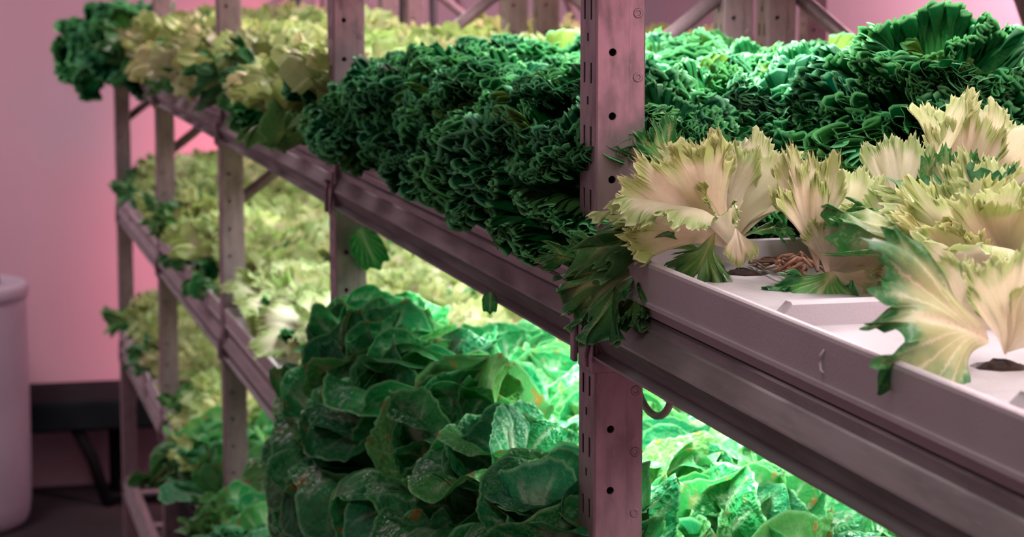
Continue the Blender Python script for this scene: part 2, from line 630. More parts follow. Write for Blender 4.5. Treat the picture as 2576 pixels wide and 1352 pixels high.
# ------------------------------------------------------------------ lamps under the shelves
AREA = {1: 'upper', 2: 'middle', 3: 'lowest visible'}
BAYN = ['before the near post', 'between the first and second posts', 'between the second and third posts',
        'between the third and fourth posts', 'past the fourth post']
hm = MB()
hm.box((-.03, -.53, 0), (.03, .53, .018), .003)
HOUSE = hm.data('housing', M_LEDBODY)
for (s, b), (p, c) in LED.items():
    z = TRAY_TOP[s - 1] - .094 - .002
    yc = (PY[b] + PY[b + 1] + WY) / 2
    for side, xx in (('front', (.74 if (s, b) == (1, 1) else .66)), ('rear', (.90 if (s, b) == (1, 1) else .91))):
        t = link('led_grow_light', None)
        t.location = (xx, yc, z - .02)
        tag(t, f'{side} white strip grow light over the {AREA[s]} shelf, {BAYN[b]}', 'lamp', 'strip lights under the shelves')
        link('housing', HOUSE, t)
        m = MB()
        m.box((-.012, -.51, -.004), (.012, .51, -.0002), .001)
        md, nt, bs = nodes('lit_strip_diffuser')
        bs.inputs['Emission Color'].default_value = (*c, 1)
        bs.inputs['Emission Strength'].default_value = 1.0
        m.build('diffuser', md, t)
        a = area('strip_light', (xx, yc, z - .0255), .05, 1.02, p / 2, c)
        a.data.spread = math.radians(146)

# ------------------------------------------------------------------ trays


def tray_mesh(ly, lx=.50, nx=4, ny=3, holes=None):
    """local origin: near-left top corner of the outer rim, x into the rack, y along it, z=0 the rim."""
    def loop(ins, z, rad, n=4):
        pts = []
        for (cx, cy, a0) in ((lx - ins - rad, ins + rad, -90), (lx - ins - rad, ly - ins - rad, 0), (ins + rad, ly - ins - rad, 90), (ins + rad, ins + rad, 180)):
            for k in range(n + 1):
                a = math.radians(a0 + 90 * k / n)
                pts.append((cx + rad * math.cos(a), cy + rad * math.sin(a), z))
        return pts
    loops = [loop(.007, -.042, .008), loop(.004, -.0335, .010), loop(.0005, -.033, .012), loop(.0005, -.030, .012), loop(.002, -.0295, .012),
             loop(.0, -.003, .014), loop(.0008, -.0008, .014), loop(.003, 0, .013), loop(.006, 0, .012), loop(.0075, -.001, .011),
             loop(.0135, -.0165, .008)]
    m = MB()
    n = len(loops[0])
    vs = sum(loops, [])
    fs = []
    for i in range(len(loops) - 1):
        for k in range(n):
            j = (k + 1) % n
            fs.append((i * n + k, i * n + j, i * n + n + j, i * n + n + k))
    fs.append(tuple(range(n - 1, -1, -1)))
    m.add(vs, fs)
    shell = m.data('tray_shell', M_TRAY)
    # planting boards with square-ish openings, a raised ridge between two boards
    b = MB()
    x0, x1 = .0125, lx - .0125
    fr = lambda a, c, d: (a, c, -.0155 - d)
    cxs = [.090 + i * (lx - .18) / (nx - 1) for i in range(nx)]
    nb = 3
    ridges = []
    for q in range(nb):
        ya, yb = (.0125 if q == 0 else q * ly / nb), (ly - .0125 if q == nb - 1 else (q + 1) * ly / nb)
        cys = [ya + (yb - ya) * (j + .5) / ny for j in range(ny)]
        if holes:
            cys = holes[q]
        ex = [x0] + [(cxs[i] + cxs[i + 1]) / 2 for i in range(nx - 1)] + [x1]
        ey = [ya] + [(cys[j] + cys[j + 1]) / 2 for j in range(len(cys) - 1)] + [yb]
        for i in range(nx):
            for j in range(len(cys)):
                hole_cell(b, fr, ex[i], ex[i + 1], ey[j], ey[j + 1], cxs[i], cys[j], .0175, 8, .02)
        if q:
            r_ = MB()
            yy = q * ly / nb
            pr = [(yy - .010, -.0155), (yy - .007, -.002), (yy - .005, -.0006), (yy + .005, -.0006), (yy + .007, -.002), (yy + .010, -.0155)]
            xa, xb = .030, lx - .012
            vs = [(xa - (.012 if k in (0, 5) else 0), y_, z_) for k, (y_, z_) in enumerate(pr)] + [(xb, y_, z_) for y_, z_ in pr]
            r_.add(vs, [(i, i + 1, 7 + i, 6 + i) for i in range(5)] + [tuple(range(5, -1, -1)), tuple(range(6, 12))])
            ridges.append(r_.data('ridge', M_TRAY))
    board = b.data('planting_board', M_BOARD)
    return shell, board, ridges


TRAY_S = tray_mesh(.985, holes=[[.06, .17, .27], [.38, .478], [.816, .898]])
TRAY_L = tray_mesh(1.124)


def put_tray(x, y, z, kind, label, group):
    t = link('hydroponic_tray', None)
    t.location = (x, y, z)
    tag(t, label, 'tray', group)
    link('tray_shell', kind[0], t)
    link('planting_board', kind[1], t)
    for q in kind[2]:
        link('ridge', q, t)
    return t


ORD = ['nearest', 'second', 'third', 'fourth', 'fifth', 'sixth', 'seventh', 'eighth', 'ninth', 'tenth', 'eleventh', 'twelfth']
tray2 = put_tray(X0, 1.690 - .985, TRAY_TOP[1], TRAY_S, 'long grey white growing tray with a pale scuff, nearest on the upper shelf', 'growing trays on the long rack')
for s in (1, 2, 3):
    for b in range(1, 5):
        if s == 3 and b == 1:
            continue
        put_tray(X0, PY[b] + WY + .006, TRAY_TOP[s], TRAY_L, f'long grey white growing tray on the {AREA[s]} shelf, {BAYN[b]}', 'growing trays on the long rack')
# scuff on the second tray's face
m = MB()
m.tube([(-.0004, .521, -.009), (-.0008, .5245, -.0125), (-.0008, .5255, -.0175), (-.0008, .524, -.0215), (-.0004, .521, -.0225)],
       [.0005, .0009, .0010, .0009, .0005], 6)
m.build('scuff_mark', M_SCUFF, tray2, True)

# ------------------------------------------------------------------ leaves


def smooth01(x, a, b):
    t = np.clip((x - a) / (b - a), 0, 1)
    return t * t * (3 - 2 * t)


def leaf_mesh(name, mat, th, outline, waves, teeth, bend, cup, seed, nr=12, nt=200, stem=None, edge_curl=0.0, pucker=0.0, width=1.0, twist=0.0, lobes=0.0, rpow=1.45, arc=False):
    """unit-long leaf: stalk at the origin, tip near +Y, upper face +Z."""
    rg = np.random.default_rng(seed)
    s = np.linspace(0, 1, nr + 1)
    r = 1 - (1 - s) ** rpow
    r[0] = .03
    u = np.linspace(-1, 1, nt + 1)
    R_, U = np.meshgrid(r, u, indexing='ij')
    th_ = U * th
    rho = outline(U, th_)
    d, n, sharp = teeth
    if d:
        ph = np.pi * n * U + 1.2 * np.sin(3.1 * U * np.pi + rg.uniform(0, 6))
        tt = 1 - np.abs(np.sin(ph)) ** sharp
        big = .5 + .5 * np.sin(2.7 * np.pi * U + rg.uniform(0, 6))
        rho = rho * (1 - d * (1 - tt) * (.6 + .6 * big) * smooth01(R_, .68, 1.0))
    if lobes:
        pl = np.pi * 3.3 * U + rg.uniform(0, 6) + .7 * np.sin(4 * U + rg.uniform(0, 6))
        rho = rho * (1 - lobes * np.abs(np.sin(pl)) ** 1.6 * smooth01(R_, .45, 1.0))
    ir = 1 + .05 * np.sin(2.3 * np.pi * U + rg.uniform(0, 6)) + .035 * np.sin(5.1 * np.pi * U + rg.uniform(0, 6))
    rho = rho * ir
    h = np.zeros_like(R_)
    tang = np.zeros_like(R_)
    for (A, nn, r0, curl) in waves:
        p0 = rg.uniform(0, 6.28)
        am = A * smooth01(R_, r0, 1.05) * (1 + .45 * np.sin(U * 4.4 + rg.uniform(0, 6)))
        slant = rg.uniform(2, 5) * (1 if rg.random() < .5 else -1)
        ph = np.pi * nn * U + p0 + .8 * np.sin(2.1 * np.pi * U + rg.uniform(0, 6)) + 1.1 * R_ * rg.uniform(-1, 1)
        h += am * np.sin(ph + slant * (R_ - 1))
        tang += am * curl * np.sin(2 * ph + 1.2)
        rho = rho * (1 - .35 * am * curl * (1 - np.cos(2 * ph)))
    x = rho * R_ * np.sin(th_) + tang * np.cos(th_)
    y = rho * R_ * np.cos(th_) - tang * np.sin(th_)
    if stem is not None:
        w0, ya, yb = stem
        x = x * (w0 + (1 - w0) * smooth01(y, ya, yb))
    x = x * width
    if pucker:
        h += pucker * (np.abs(np.sin(9 * x + 14 * y)) + np.abs(np.sin(13 * y - 11 * x)) - 1.2) * smooth01(R_, .15, .5) * smooth01(-R_, -1.0, -.8)
    h += cup * x * x
    h += edge_curl * smooth01(R_, .7, 1.0) * np.ones_like(U)
    rib = np.exp(-(x / .035) ** 2) * (1 - R_) * .03
    h -= rib
    yy = np.clip(y, -.2, 1.4)
    # bend along the length
    ts = np.linspace(-.25, 1.5, 120)
    ang = -(bend[0] * ts + bend[1] * np.sign(ts) * ts ** 2)
    dt = ts[1] - ts[0]
    cy = np.cumsum(np.cos(ang)) * dt
    cz = np.cumsum(np.sin(ang)) * dt
    i0 = np.argmin(np.abs(ts))
    cy -= cy[i0]
    cz -= cz[i0]
    a = np.interp(yy, ts, ang)
    Y = np.interp(yy, ts, cy) - np.sin(a) * h
    Z = np.interp(yy, ts, cz) + np.cos(a) * h
    if twist:
        c_, s_ = np.cos(twist * yy), np.sin(twist * yy)
        x, Z = x * c_ - Z * s_, x * s_ + Z * c_
    # normalise so that the tip of the midrib lies on +Y at distance 1
    k = nt // 2
    tip = np.array([Y[-2, k], Z[-2, k]])
    L = 1.0 if arc else np.hypot(*tip)
    if arc:
        tip = np.array([1.0, .35 * tip[1] / max(.2, abs(tip[0]))]) if tip[0] > 0 else np.array([1.0, -.5])
    a = math.atan2(tip[1], tip[0])
    Y, Z = (Y * math.cos(a) + Z * math.sin(a)) / L, (-Y * math.sin(a) + Z * math.cos(a)) / L
    x = x / L
    V = np.stack([x, Y, Z], -1).reshape(-1, 3).astype(np.float32)
    nv = nt + 1
    I, J = np.meshgrid(np.arange(nr), np.arange(nt), indexing='ij')
    q = np.stack([I * nv + J, I * nv + J + 1, (I + 1) * nv + J + 1, (I + 1) * nv + J], -1).reshape(-1, 4)
    q = q[:, ::-1]
    me = bpy.data.meshes.new(name)
    nf = len(q)
    me.vertices.add(len(V))
    me.vertices.foreach_set('co', V.ravel())
    me.loops.add(nf * 4)
    me.loops.foreach_set('vertex_index', q.ravel().astype(np.int32))
    me.polygons.add(nf)
    me.polygons.foreach_set('loop_start', np.arange(0, nf * 4, 4, dtype=np.int32))
    me.polygons.foreach_set('use_smooth', np.ones(nf, dtype=bool))
    uvl = me.uv_layers.new(name='UVMap')
    uvv = np.stack([(U.ravel() + 1) / 2, R_.ravel()], -1)[q.ravel()]
    uvl.data.foreach_set('uv', uvv.ravel().astype(np.float32))
    me.materials.append(mat)
    me.update(calc_edges=True)
    me.validate()
    return me


fan = lambda k: (lambda U, t: 1 - k * np.abs(U) ** 2.2)
roundo = lambda p: (lambda U, t: np.maximum(np.cos(t * .985), .02) ** p)

FRILL = [leaf_mesh('leaf', L_DARK, math.radians(72), fan(.25),
                   [(.05, 4, .2, .2), (.045, 21 + i, .45, .8), (.036, 55 + 3 * i, .68, .95), (.014, 112 + 3 * i, .84, .8)], (.03, 90 + 3 * i, .8),
                   (b0, b1), .2, 100 + i, 20, 1300, stem=(.6, .1, .45), rpow=1.7, arc=True)
         for i, (b0, b1) in enumerate([(.1, .6), (.3, .8), (.5, 1.0), (.2, 1.4), (-.2, .5), (.5, 1.3), (.0, .9)])]
PALE = [leaf_mesh('leaf', L_PALE, math.radians(a_), fan(.17),
                  [(.05, 2 + i % 2, .25, .2), (.032, 5 + i % 3, .6, .5), (.022, 14 + i, .82, .9), (.013, 31 + i, .90, .8)], (.075, 37 + 2 * i, .8),
                  (b0, b1), cup, 200 + i, 18, 340, stem=(.42, .15, .7), lobes=.06, rpow=1.75)
        for i, (a_, b0, b1, cup) in enumerate([(46, .0, .35, .6), (54, .2, .5, .3), (42, -.3, .6, .9), (58, .1, .9, .2), (50, .5, .7, .4),
                                               (38, .1, .2, 1.2), (62, .3, 1.1, -.2)])]
LOBED = [leaf_mesh('leaf', L_HANG, math.radians(64), fan(.15),
                   [(.08, 3, .3, .4), (.06, 7 + i, .5, .6), (.035, 17 + i, .72, .8), (.016, 34, .86, .7)], (.06, 18 + i, .9),
                   (b0, b1), -.2, 350 + i, 16, 360, stem=(.4, .15, .5), lobes=.22, rpow=1.6)
         for i, (b0, b1) in enumerate([(.3, .9), (.0, .6), (.5, .5)])]
MIXED = [leaf_mesh('leaf', L_MIX, math.radians(58), fan(.12),
                   [(.05, 3, .3, .3), (.045, 6 + i, .6, .5), (.022, 15, .8, .8)], (.09, 15 + i, .8),
                   (b0, b1), cup, 380 + i, 16, 320, stem=(.3, .2, .65), lobes=.12, rpow=1.6)
         for i, (b0, b1, cup) in enumerate([(.2, .6, -.3), (.0, .5, .4), (.5, .7, .1)])]
HANG = [leaf_mesh('leaf', L_HANG, math.radians(a_), fan(.2),
                  [(.07, 3, .3, .3), (.05, 7, .5, .5), (.025, 16, .75, .6)], (.12, 26 + i, .85),
                  (b0, b1), cup, 300 + i, 14, 260, stem=(.32, .25, .7), lobes=.13)
        for i, (a_, b0, b1, cup) in enumerate([(50, .0, 1.3, -.3), (46, .2, .6, -.5), (54, .6, .8, -.2), (48, .0, .5, .5)])]
BUTTER = [leaf_mesh('leaf', L_BUTTER, math.radians(84), roundo(.5),
                    [(.05, 2 + i % 2, .3, .15), (.022, 5 + i % 3, .6, .3), (.006, 15, .85, .2)], (.02, 11, 1.0),
                    (b0, b1), cup, 400 + i, 14, 110, pucker=.007, edge_curl=ec, width=1.08, arc=True)
          for i, (b0, b1, cup, ec) in enumerate([(.3, .7, .35, .0), (.5, .9, .5, -.05), (-.5, -.5, .7, .05), (.1, 1.3, .2, -.08), (-.9, -.2, .8, .02),
                                                 (.7, .7, .1, -.05), (-.2, .5, .6, .0)])]
YELL = [leaf_mesh('leaf', L_YELLOW, math.radians(66), fan(.3),
                  [(.09, 3, .3, .2), (.06, 7 + i, .5, .4), (.03, 16 + i, .7, .6)], (.10, 16 + i, .8),
                  (b0, b1), .3, 500 + i, 11, 160, stem=(.5, .1, .5))
        for i, (b0, b1) in enumerate([(.1, .5), (.3, .7), (.5, .9), (-.2, .6), (.0, 1.0)])]

GREEN = LOBED + FRILL[:1] + YELL[:1]
UPV = Vector((0, 0, 1))


def frame(d, facing):
    y = Vector(d).normalized()
    z = Vector(facing)
    z = (z - y * z.dot(y))
    if z.length < 1e-4:
        z = Vector((1, 0, 0)) - y * y.x
    z.normalize()
    x = y.cross(z)
    return Matrix((x, y, z)).transposed().to_4x4()


# root plug
pv, pf = [], []
rgp = np.random.default_rng(9)
for i in range(7):
    for k in range(14):
        a = 2 * math.pi * k / 14
        rr = [.0, .010, .017, .019, .018, .016, .012][i] * (1 + .25 * rgp.uniform(-1, 1))
        zz = [.010, .009, .004, -.004, -.012, -.022, -.026][i] + rgp.uniform(-.0018, .0018)
        pv.append((rr * math.cos(a), rr * math.sin(a), zz))
for i in range(6):
    for k in range(14):
        j = (k + 1) % 14
        pf.append((i * 14 + j, i * 14 + k, i * 14 + 14 + k, i * 14 + 14 + j))
PLUG = mesh('root_plug', pv, pf, M_PEAT, True)

def head(pos, name, leaves, N, S, label, cat, group, lean=(0, 0), elev=(82, 8), seed=0, squash=1.0, plug=True, p_el=.85, smin=.5, jit=9, rise=0.0, spread=.012, outer=None):
    rg = random.Random(seed)
    t = link(name, None)
    t.location = pos
    t.rotation_euler = (lean[0], lean[1], rg.uniform(0, 6.28) if lean == (0, 0) else 0)
    tag(t, label, cat, group)
    a0 = rg.uniform(0, 6.28)
    for i in range(N):
        f = (i + .5) / N
        az = a0 + i * 2.39996 + rg.uniform(-.25, .25)
        el = math.radians(elev[0] + (elev[1] - elev[0]) * f ** p_el + rg.uniform(-jit, jit))
        sz = S * (smin + (1 - smin) * f ** .5) * rg.uniform(.88, 1.12)
        d = Vector((math.cos(az) * math.cos(el), math.sin(az) * math.cos(el), math.sin(el) * squash))
        fc = Vector((-math.cos(az) * math.sin(el), -math.sin(az) * math.sin(el), math.cos(el)))
        fc += Vector((rg.uniform(-.3, .3), rg.uniform(-.3, .3), rg.uniform(-.2, .2)))
        M = Matrix.Translation(Vector((math.cos(az), math.sin(az), 0)) * spread * f + Vector((0, 0, (.012 + rise) * (1 - f)))) @ frame(d, fc) @ Matrix.Diagonal(
            (sz * rg.uniform(.9, 1.15), sz, sz * rg.uniform(.9, 1.2), 1))
        pool = outer if outer and f > .55 and rg.random() < .45 else leaves
        link('leaf', pool[rg.randrange(len(pool))], t, M)
    if plug:
        link('root_plug', PLUG, t, Matrix.Translation((0, 0, -.005)))
    return t


def row_word(i, n):
    return ['front row', 'second row', 'third row', 'back row'][i] if n > 2 else ['front row', 'back row'][i]


# --- upper shelf, first bay past the near post: dark frilly mass
zT = TRAY_TOP[1] - .012
sd = 1
for ri, x in enumerate((.580, .705, .83, .955)):
    for k in range(8):
        y = 1.800 + k * .1365 + (.05 if ri % 2 else 0)
        if ri == 3 and k > 7:
            continue
        rj = random.Random(sd)
        S = (.138, .142, .150, .150)[ri] * rj.uniform(.92, 1.12)
        if k == 0 and ri in (2,):
            S *= 1.12
        if ri == 0 and k == 0:
            S *= .95
        lean = (rj.uniform(-.1, .1), rj.uniform(-.12, .06))
        head((x + rj.uniform(-.012, .012), y, zT), 'frilly_lettuce', FRILL, 28, S,
             f'dark green frilly lettuce, upper shelf past near post, {row_word(ri, 4)}, {ORD[k]} along', 'lettuce',
             'dark green frilly lettuces on the upper shelf', lean, (84, 20 if ri == 0 else 8), sd, rise=.035 + (.03 if k < 2 and ri > 1 else 0))
        sd += 1

# --- upper shelf beyond: yellow green heads, dark ones at the far end
for b in (2, 3, 4):
    for ri, x in enumerate((.565, .74, .93)):
        for k in range(6):
            y = PY[b] + .12 + k * .185 + (.06 if ri % 2 else 0)
            rj = random.Random(sd)
            dark = b == 4 and ri < 1 and k > 1
            S = .135 * rj.uniform(.88, 1.12)
            kind = 'dark green frilly lettuce' if dark else 'pale yellow green lettuce'
            if dark:
                S *= 1.22
                x = .50
            head((x, y, zT), 'frilly_lettuce' if dark else 'loose_leaf_lettuce', FRILL if dark else YELL, 18 if dark else 15, S,
                 f'{kind}, upper shelf {BAYN[b]}, {row_word(ri, 3)}, {ORD[k]} along'.replace('row, third along', 'row, third along'), 'lettuce',
                 'dark frilly lettuces at the far end' if dark else 'pale lettuces on the upper shelf',
                 (rj.uniform(-.15, .15), (-.1 if dark else 0) + rj.uniform(-.12, .08)), (84, -14 if dark else 4), sd, rise=.03 if dark else .005, outer=None if dark else GREEN)
            sd += 1

# --- middle shelf: butterheads in the first bay, pale heads beyond
zM = TRAY_TOP[2] - .012
for ri, x in enumerate((.53, .71, .90)):
    for k in range(6):
        y = 1.82 + k * .185 + (.07 if ri % 2 else 0)
        rj = random.Random(sd)
        S = (.150, .140, .135)[ri] * rj.uniform(.93, 1.1)
        if ri == 0 and k in (2, 3, 4):
            S *= 1.15
        head((x + rj.uniform(-.015, .015), y, zM + (.01 if ri == 0 else 0)), 'butterhead_lettuce', BUTTER, 34, S,
             f'green butterhead lettuce, middle shelf past near post, {row_word(ri, 3)}, {ORD[k]} along', 'lettuce',
             'butterhead lettuces on the middle shelf', (rj.uniform(-.12, .12), (-.12 if ri == 0 else -.05) + rj.uniform(-.1, .1)),
             (88, -12 if ri == 0 else 8), sd, smin=.5, jit=14, rise=.115 if ri == 0 else .07, spread=.035)
        sd += 1
for b in (2, 3, 4):
    for ri, x in enumerate((.62, .77, .93)):
        for k in range(6):
            y = PY[b] + .14 + k * .185 + (.06 if ri % 2 else 0)
            rj = random.Random(sd)
            S = (.122 if b == 2 else .130) * rj.uniform(.88, 1.1)
            head((x, y, zM), 'loose_leaf_lettuce', YELL if b > 2 else (PALE + YELL[:2]), 15, S,
                 f'{"cream" if b == 2 else "yellow"} green lettuce, middle shelf {BAYN[b]}, {row_word(ri, 3)}, {ORD[k]} along', 'lettuce',
                 'pale lettuces on the middle shelf', (rj.uniform(-.15, .15), rj.uniform(-.1, .08)),
                 (84, 12), sd, outer=GREEN)
            sd += 1
# --- lowest visible shelf
zL = TRAY_TOP[3] - .012
for b in (2, 3, 4):
    for ri, x in enumerate((.62, .79)):
        for k in range(6):
            y = PY[b] + .14 + k * .185 + (.06 if ri % 2 else 0)
            rj = random.Random(sd)
            S = .13 * rj.uniform(.88, 1.12)
            gr = b == 2 or (b == 3 and k < 3)
            if gr:
                S *= 1.12
            head((x - (.08 if gr else 0), y, zL), 'loose_leaf_lettuce', (BUTTER if gr else YELL), 15, S,
                 f'{"mid green" if gr else "yellow green"} lettuce, lowest visible shelf {BAYN[b]}, {row_word(ri, 2)}, {ORD[k]} along', 'lettuce',
                 'lettuces on the lowest visible shelf', (rj.uniform(-.15, .15), rj.uniform(-.1, .08)),
                 (84, 10), sd, outer=GREEN)
            sd += 1
# --- rack behind: a few pale heads on its upper shelf
for b in (1, 2, 3):
    for k in range(4):
        rj = random.Random(sd)
        head((1.22, PY[b] + .2 + k * .27, zT - .004), 'loose_leaf_lettuce', YELL, 12, .15 * rj.uniform(.9, 1.12),
             f'pale lettuce on the rear rack, upper shelf, {BAYN[b]}, {ORD[k]} along', 'lettuce', 'pale lettuces on the rear rack',
             (rj.uniform(-.15, .15), rj.uniform(-.15, .15)), (84, 8), sd)
        sd += 1

# ------------------------------------------------------------------ near bay: pale endives, leaf by leaf
cF = Vector((math.sin(PSI) * math.cos(PHI), math.cos(PSI) * math.cos(PHI), -math.sin(PHI)))
cR = Vector((math.cos(PSI), -math.sin(PSI), 0))
cU = cR.cross(cF)


def at(u, v, Y):
    """the point at distance Y along the rack that lies in the direction (u, v)."""
    d = cF + cR * ((u - 1288) / F) - cU * ((v - 676) / F)
    return Vector((0, 0, ZC)) + d * (Y / d.y)


def endive(name, pos, label, group, leaves, plug=True):
    t = link(name, None)
    t.location = pos
    tag(t, label, 'lettuce', group)
    inv = Matrix.Translation(-Vector(pos))
    for (me, b, tp, w, roll, fc) in leaves:
        pb, pt = at(*b), at(*tp)
        d = pt - pb
        L = d.length
        view = (Vector((0, 0, ZC)) - pb).normalized()
        face = {'c': view + UPV * .25, 'b': -view + UPV * .2, 'u': UPV + view * .25, 'd': -UPV + view * .4,
                'l': view - cR * .9, 'r': view + cR * .9, 'o': Vector((-1, 0, .1))}[fc]
        M = inv @ Matrix.Translation(pb) @ frame(d, face) @ Matrix.Rotation(roll, 4, 'Y') @ Matrix.Diagonal((L * w, L, L, 1))
        link('leaf', me, t, M)
    if plug:
        link('root_plug', PLUG, t, Matrix.Translation((0, 0, -.0065)))
    return t


zB = TRAY_TOP[1] - .016
G1 = 'pale endives in the near trays'


def on_board(u, v):
    d = cF + cR * ((u - 1288) / F) - cU * ((v - 676) / F)
    return Vector((0, 0, ZC)) + d * ((zB - ZC) / d.z)


P1 = on_board(1868, 690)
Y1 = P1.y
endive('endive_lettuce', P1, 'cream endive lettuce whose dark green leaf hangs over the tray edge at the near post', G1, [
    (PALE[5], (1865, 640, Y1), (1600, 415, Y1 - .02), .95, -.5, 'r'),
    (PALE[6], (1850, 620, Y1), (1605, 560, Y1 - .05), .8, .2, 'u'),
    (PALE[0], (1835, 600, Y1), (1690, 375, Y1 + .02), .8, .1, 'c'),
    (PALE[1], (1840, 600, Y1), (1780, 365, Y1 + .02), .85, 0, 'c'),
    (PALE[1], (1850, 600, Y1), (1880, 368, Y1 + .01), 1.15, 0, 'c'),
    (PALE[3], (1860, 600, Y1), (1945, 385, Y1 + .03), 1.0, -.2, 'c'),
    (PALE[2], (1850, 600, Y1), (1730, 430, Y1 - .01), .7, .3, 'r'),
    (HANG[3], (1700, 470, Y1 + .05), (1640, 330, Y1 + .05), .8, .3, 'c'),
    (HANG[2], (1860, 600, Y1), (1995, 600, Y1 + .0), 1.0, -.2, 'u'),
    (PALE[4], (1850, 590, Y1), (1975, 520, Y1 + .02), .9, -.1, 'u'),
    (HANG[1], (1800, 580, Y1 - .03), (1750, 690, Y1 - .04), 1.1, .1, 'c'),
    (PALE[4], (1850, 570, Y1 - .02), (1870, 670, Y1 - .03), .7, 0, 'c'),
    (HANG[0], (1850, 655, Y1 - .01), (1505, 672, Y1 + .01), .34, 0, 'u'),
    (LOBED[0], (1650, 668, Y1 + .0), (1545, 812, Y1 + .0), .85, .1, 'o'),
    (LOBED[1], (1620, 665, Y1 + .01), (1410, 750, Y1 + .05), .75, -.2, 'o'),
    (LOBED[2], (1630, 665, Y1 - .0), (1470, 785, Y1 + .03), .8, 0, 'o'),
    (HANG[3], (1560, 655, Y1 + .01), (1385, 655, Y1 + .05), .35, 0, 'u'),
])
P2 = on_board(2010, 725)
Y2 = P2.y
endive('endive_lettuce', P2, 'tall cream endive lettuce beside loose brown roots, second from the near post', G1, [
    (PALE[0], (2060, 690, Y2), (2005, 385, Y2 + .02), .55, .2, 'c'),
    (PALE[5], (2060, 690, Y2), (2020, 420, Y2 + .01), .5, -.2, 'c'),
    (PALE[1], (2130, 640, Y2 + .03), (2110, 420, Y2 + .04), .85, 0, 'c'),
    (PALE[3], (2080, 700, Y2), (2130, 560, Y2 - .01), .9, 0, 'c'),
    (PALE[6], (2090, 700, Y2), (2180, 600, Y2 - .02), 1.0, 0, 'c'),
    (LOBED[2], (2100, 680, Y2 - .02), (2035, 795, Y2 - .04), 1.0, .2, 'c'),
    (PALE[3], (2090, 680, Y2 - .02), (2150, 770, Y2 - .04), 1.1, 0, 'c'),
])
P3 = on_board(2270, 700)
Y3 = P3.y
endive('endive_lettuce', P3, 'large open cream endive lettuce with a tall fan leaf, centre of the near trays', G1, [
    (PALE[1], (2275, 600, Y3), (2245, 335, Y3 + .02), .62, 0, 'c'),
    (PALE[0], (2280, 620, Y3), (2200, 430, Y3 + .03), .6, .2, 'c'),
    (PALE[2], (2280, 620, Y3), (2330, 470, Y3 + .03), .7, -.2, 'c'),
    (PALE[3], (2270, 640, Y3), (2120, 560, Y3 - .01), .8, 0, 'c'),
    (PALE[4], (2270, 640, Y3), (2190, 500, Y3), .8, .2, 'c'),
    (PALE[1], (2270, 650, Y3), (2385, 560, Y3 - .01), .9, 0, 'c'),
    (PALE[6], (2270, 650, Y3), (2360, 640, Y3 - .02), .9, 0, 'c'),
    (PALE[0], (2270, 650, Y3), (2260, 520, Y3 - .01), .9, 0, 'c'),
    (PALE[3], (2270, 640, Y3), (2150, 660, Y3 - .03), .9, 0, 'c'),
    (PALE[6], (2270, 640, Y3), (2240, 720, Y3 - .03), .9, 0, 'c'),
    (PALE[4], (2270, 640, Y3), (2330, 730, Y3 - .03), .8, 0, 'c'),
    (MIXED[1], (2270, 640, Y3 + .02), (2440, 690, Y3 - .03), .8, 0, 'c'),
])
P4 = on_board(2480, 690)
Y4 = P4.y
endive('endive_lettuce', P4, 'cream endive lettuce with one tall cupped leaf rising above the others', G1, [
    (PALE[5], (2345, 470, Y4), (2440, 240, Y4 + .02), .75, -.3, 'l'),
    (PALE[2], (2400, 560, Y4), (2460, 300, Y4 + .02), .7, -.2, 'c'),
    (PALE[3], (2480, 520, Y4), (2540, 310, Y4 + .03), 1.1, 0, 'c'),
    (MIXED[1], (2390, 590, Y4), (2425, 395, Y4 - .01), .75, 0, 'c'),
    (PALE[0], (2400, 620, Y4), (2390, 500, Y4 - .01), .7, 0, 'c'),
    (PALE[1], (2470, 600, Y4), (2495, 400, Y4 - .02), .9, 0, 'c'),
    (PALE[6], (2500, 600, Y4), (2570, 430, Y4 - .02), .9, 0, 'c'),
    (PALE[3], (2480, 620, Y4), (2480, 520, Y4 - .03), .9, 0, 'c'),
    (PALE[4], (2480, 620, Y4), (2560, 570, Y4 - .03), 1.0, 0, 'c'),
    (PALE[0], (2450, 720, Y4 - .03), (2420, 610, Y4 - .04), .8, 0, 'c'),
    (PALE[1], (2540, 560, Y4), (2600, 360, Y4), .9, 0, 'c'),
])
P5 = on_board(2520, 925)
Y5 = P5.y
endive('endive_lettuce', P5, 'nearest endive lettuce, blurred, with a broad leaf reaching over the tray edge', G1, [
    (MIXED[0], (2505, 855, Y5), (2190, 815, Y5 - .03), .85, .1, 'c'),
    (PALE[3], (2500, 830, Y5 + .01), (2300, 740, Y5 + .02), .8, .1, 'c'),
    (PALE[2], (2525, 900, Y5), (2600, 640, Y5 - .01), .9, -.2, 'c'),
    (PALE[4], (2530, 900, Y5), (2500, 700, Y5 + .02), .7, .2, 'c'),
    (PALE[1], (2530, 890, Y5), (2640, 760, Y5 - .02), .9, 0, 'c'),
])
# rear rows of the near trays, pale and half hidden
for i, (x, y, S) in enumerate([(.71, 1.62, .085), (.70, 1.42, .11)]):
    head((x, y, zB), 'endive_lettuce', PALE[:5] + MIXED[1:], 14, S, ['short pale endive behind the tall fan leaf, second row of the near trays',
         'pale endive behind the tall cupped leaf, at the frame edge', 'green edged pale endive beside the nearest blurred endive'][i], 'lettuce', G1, (0, 0), (85, 25), 900 + i)

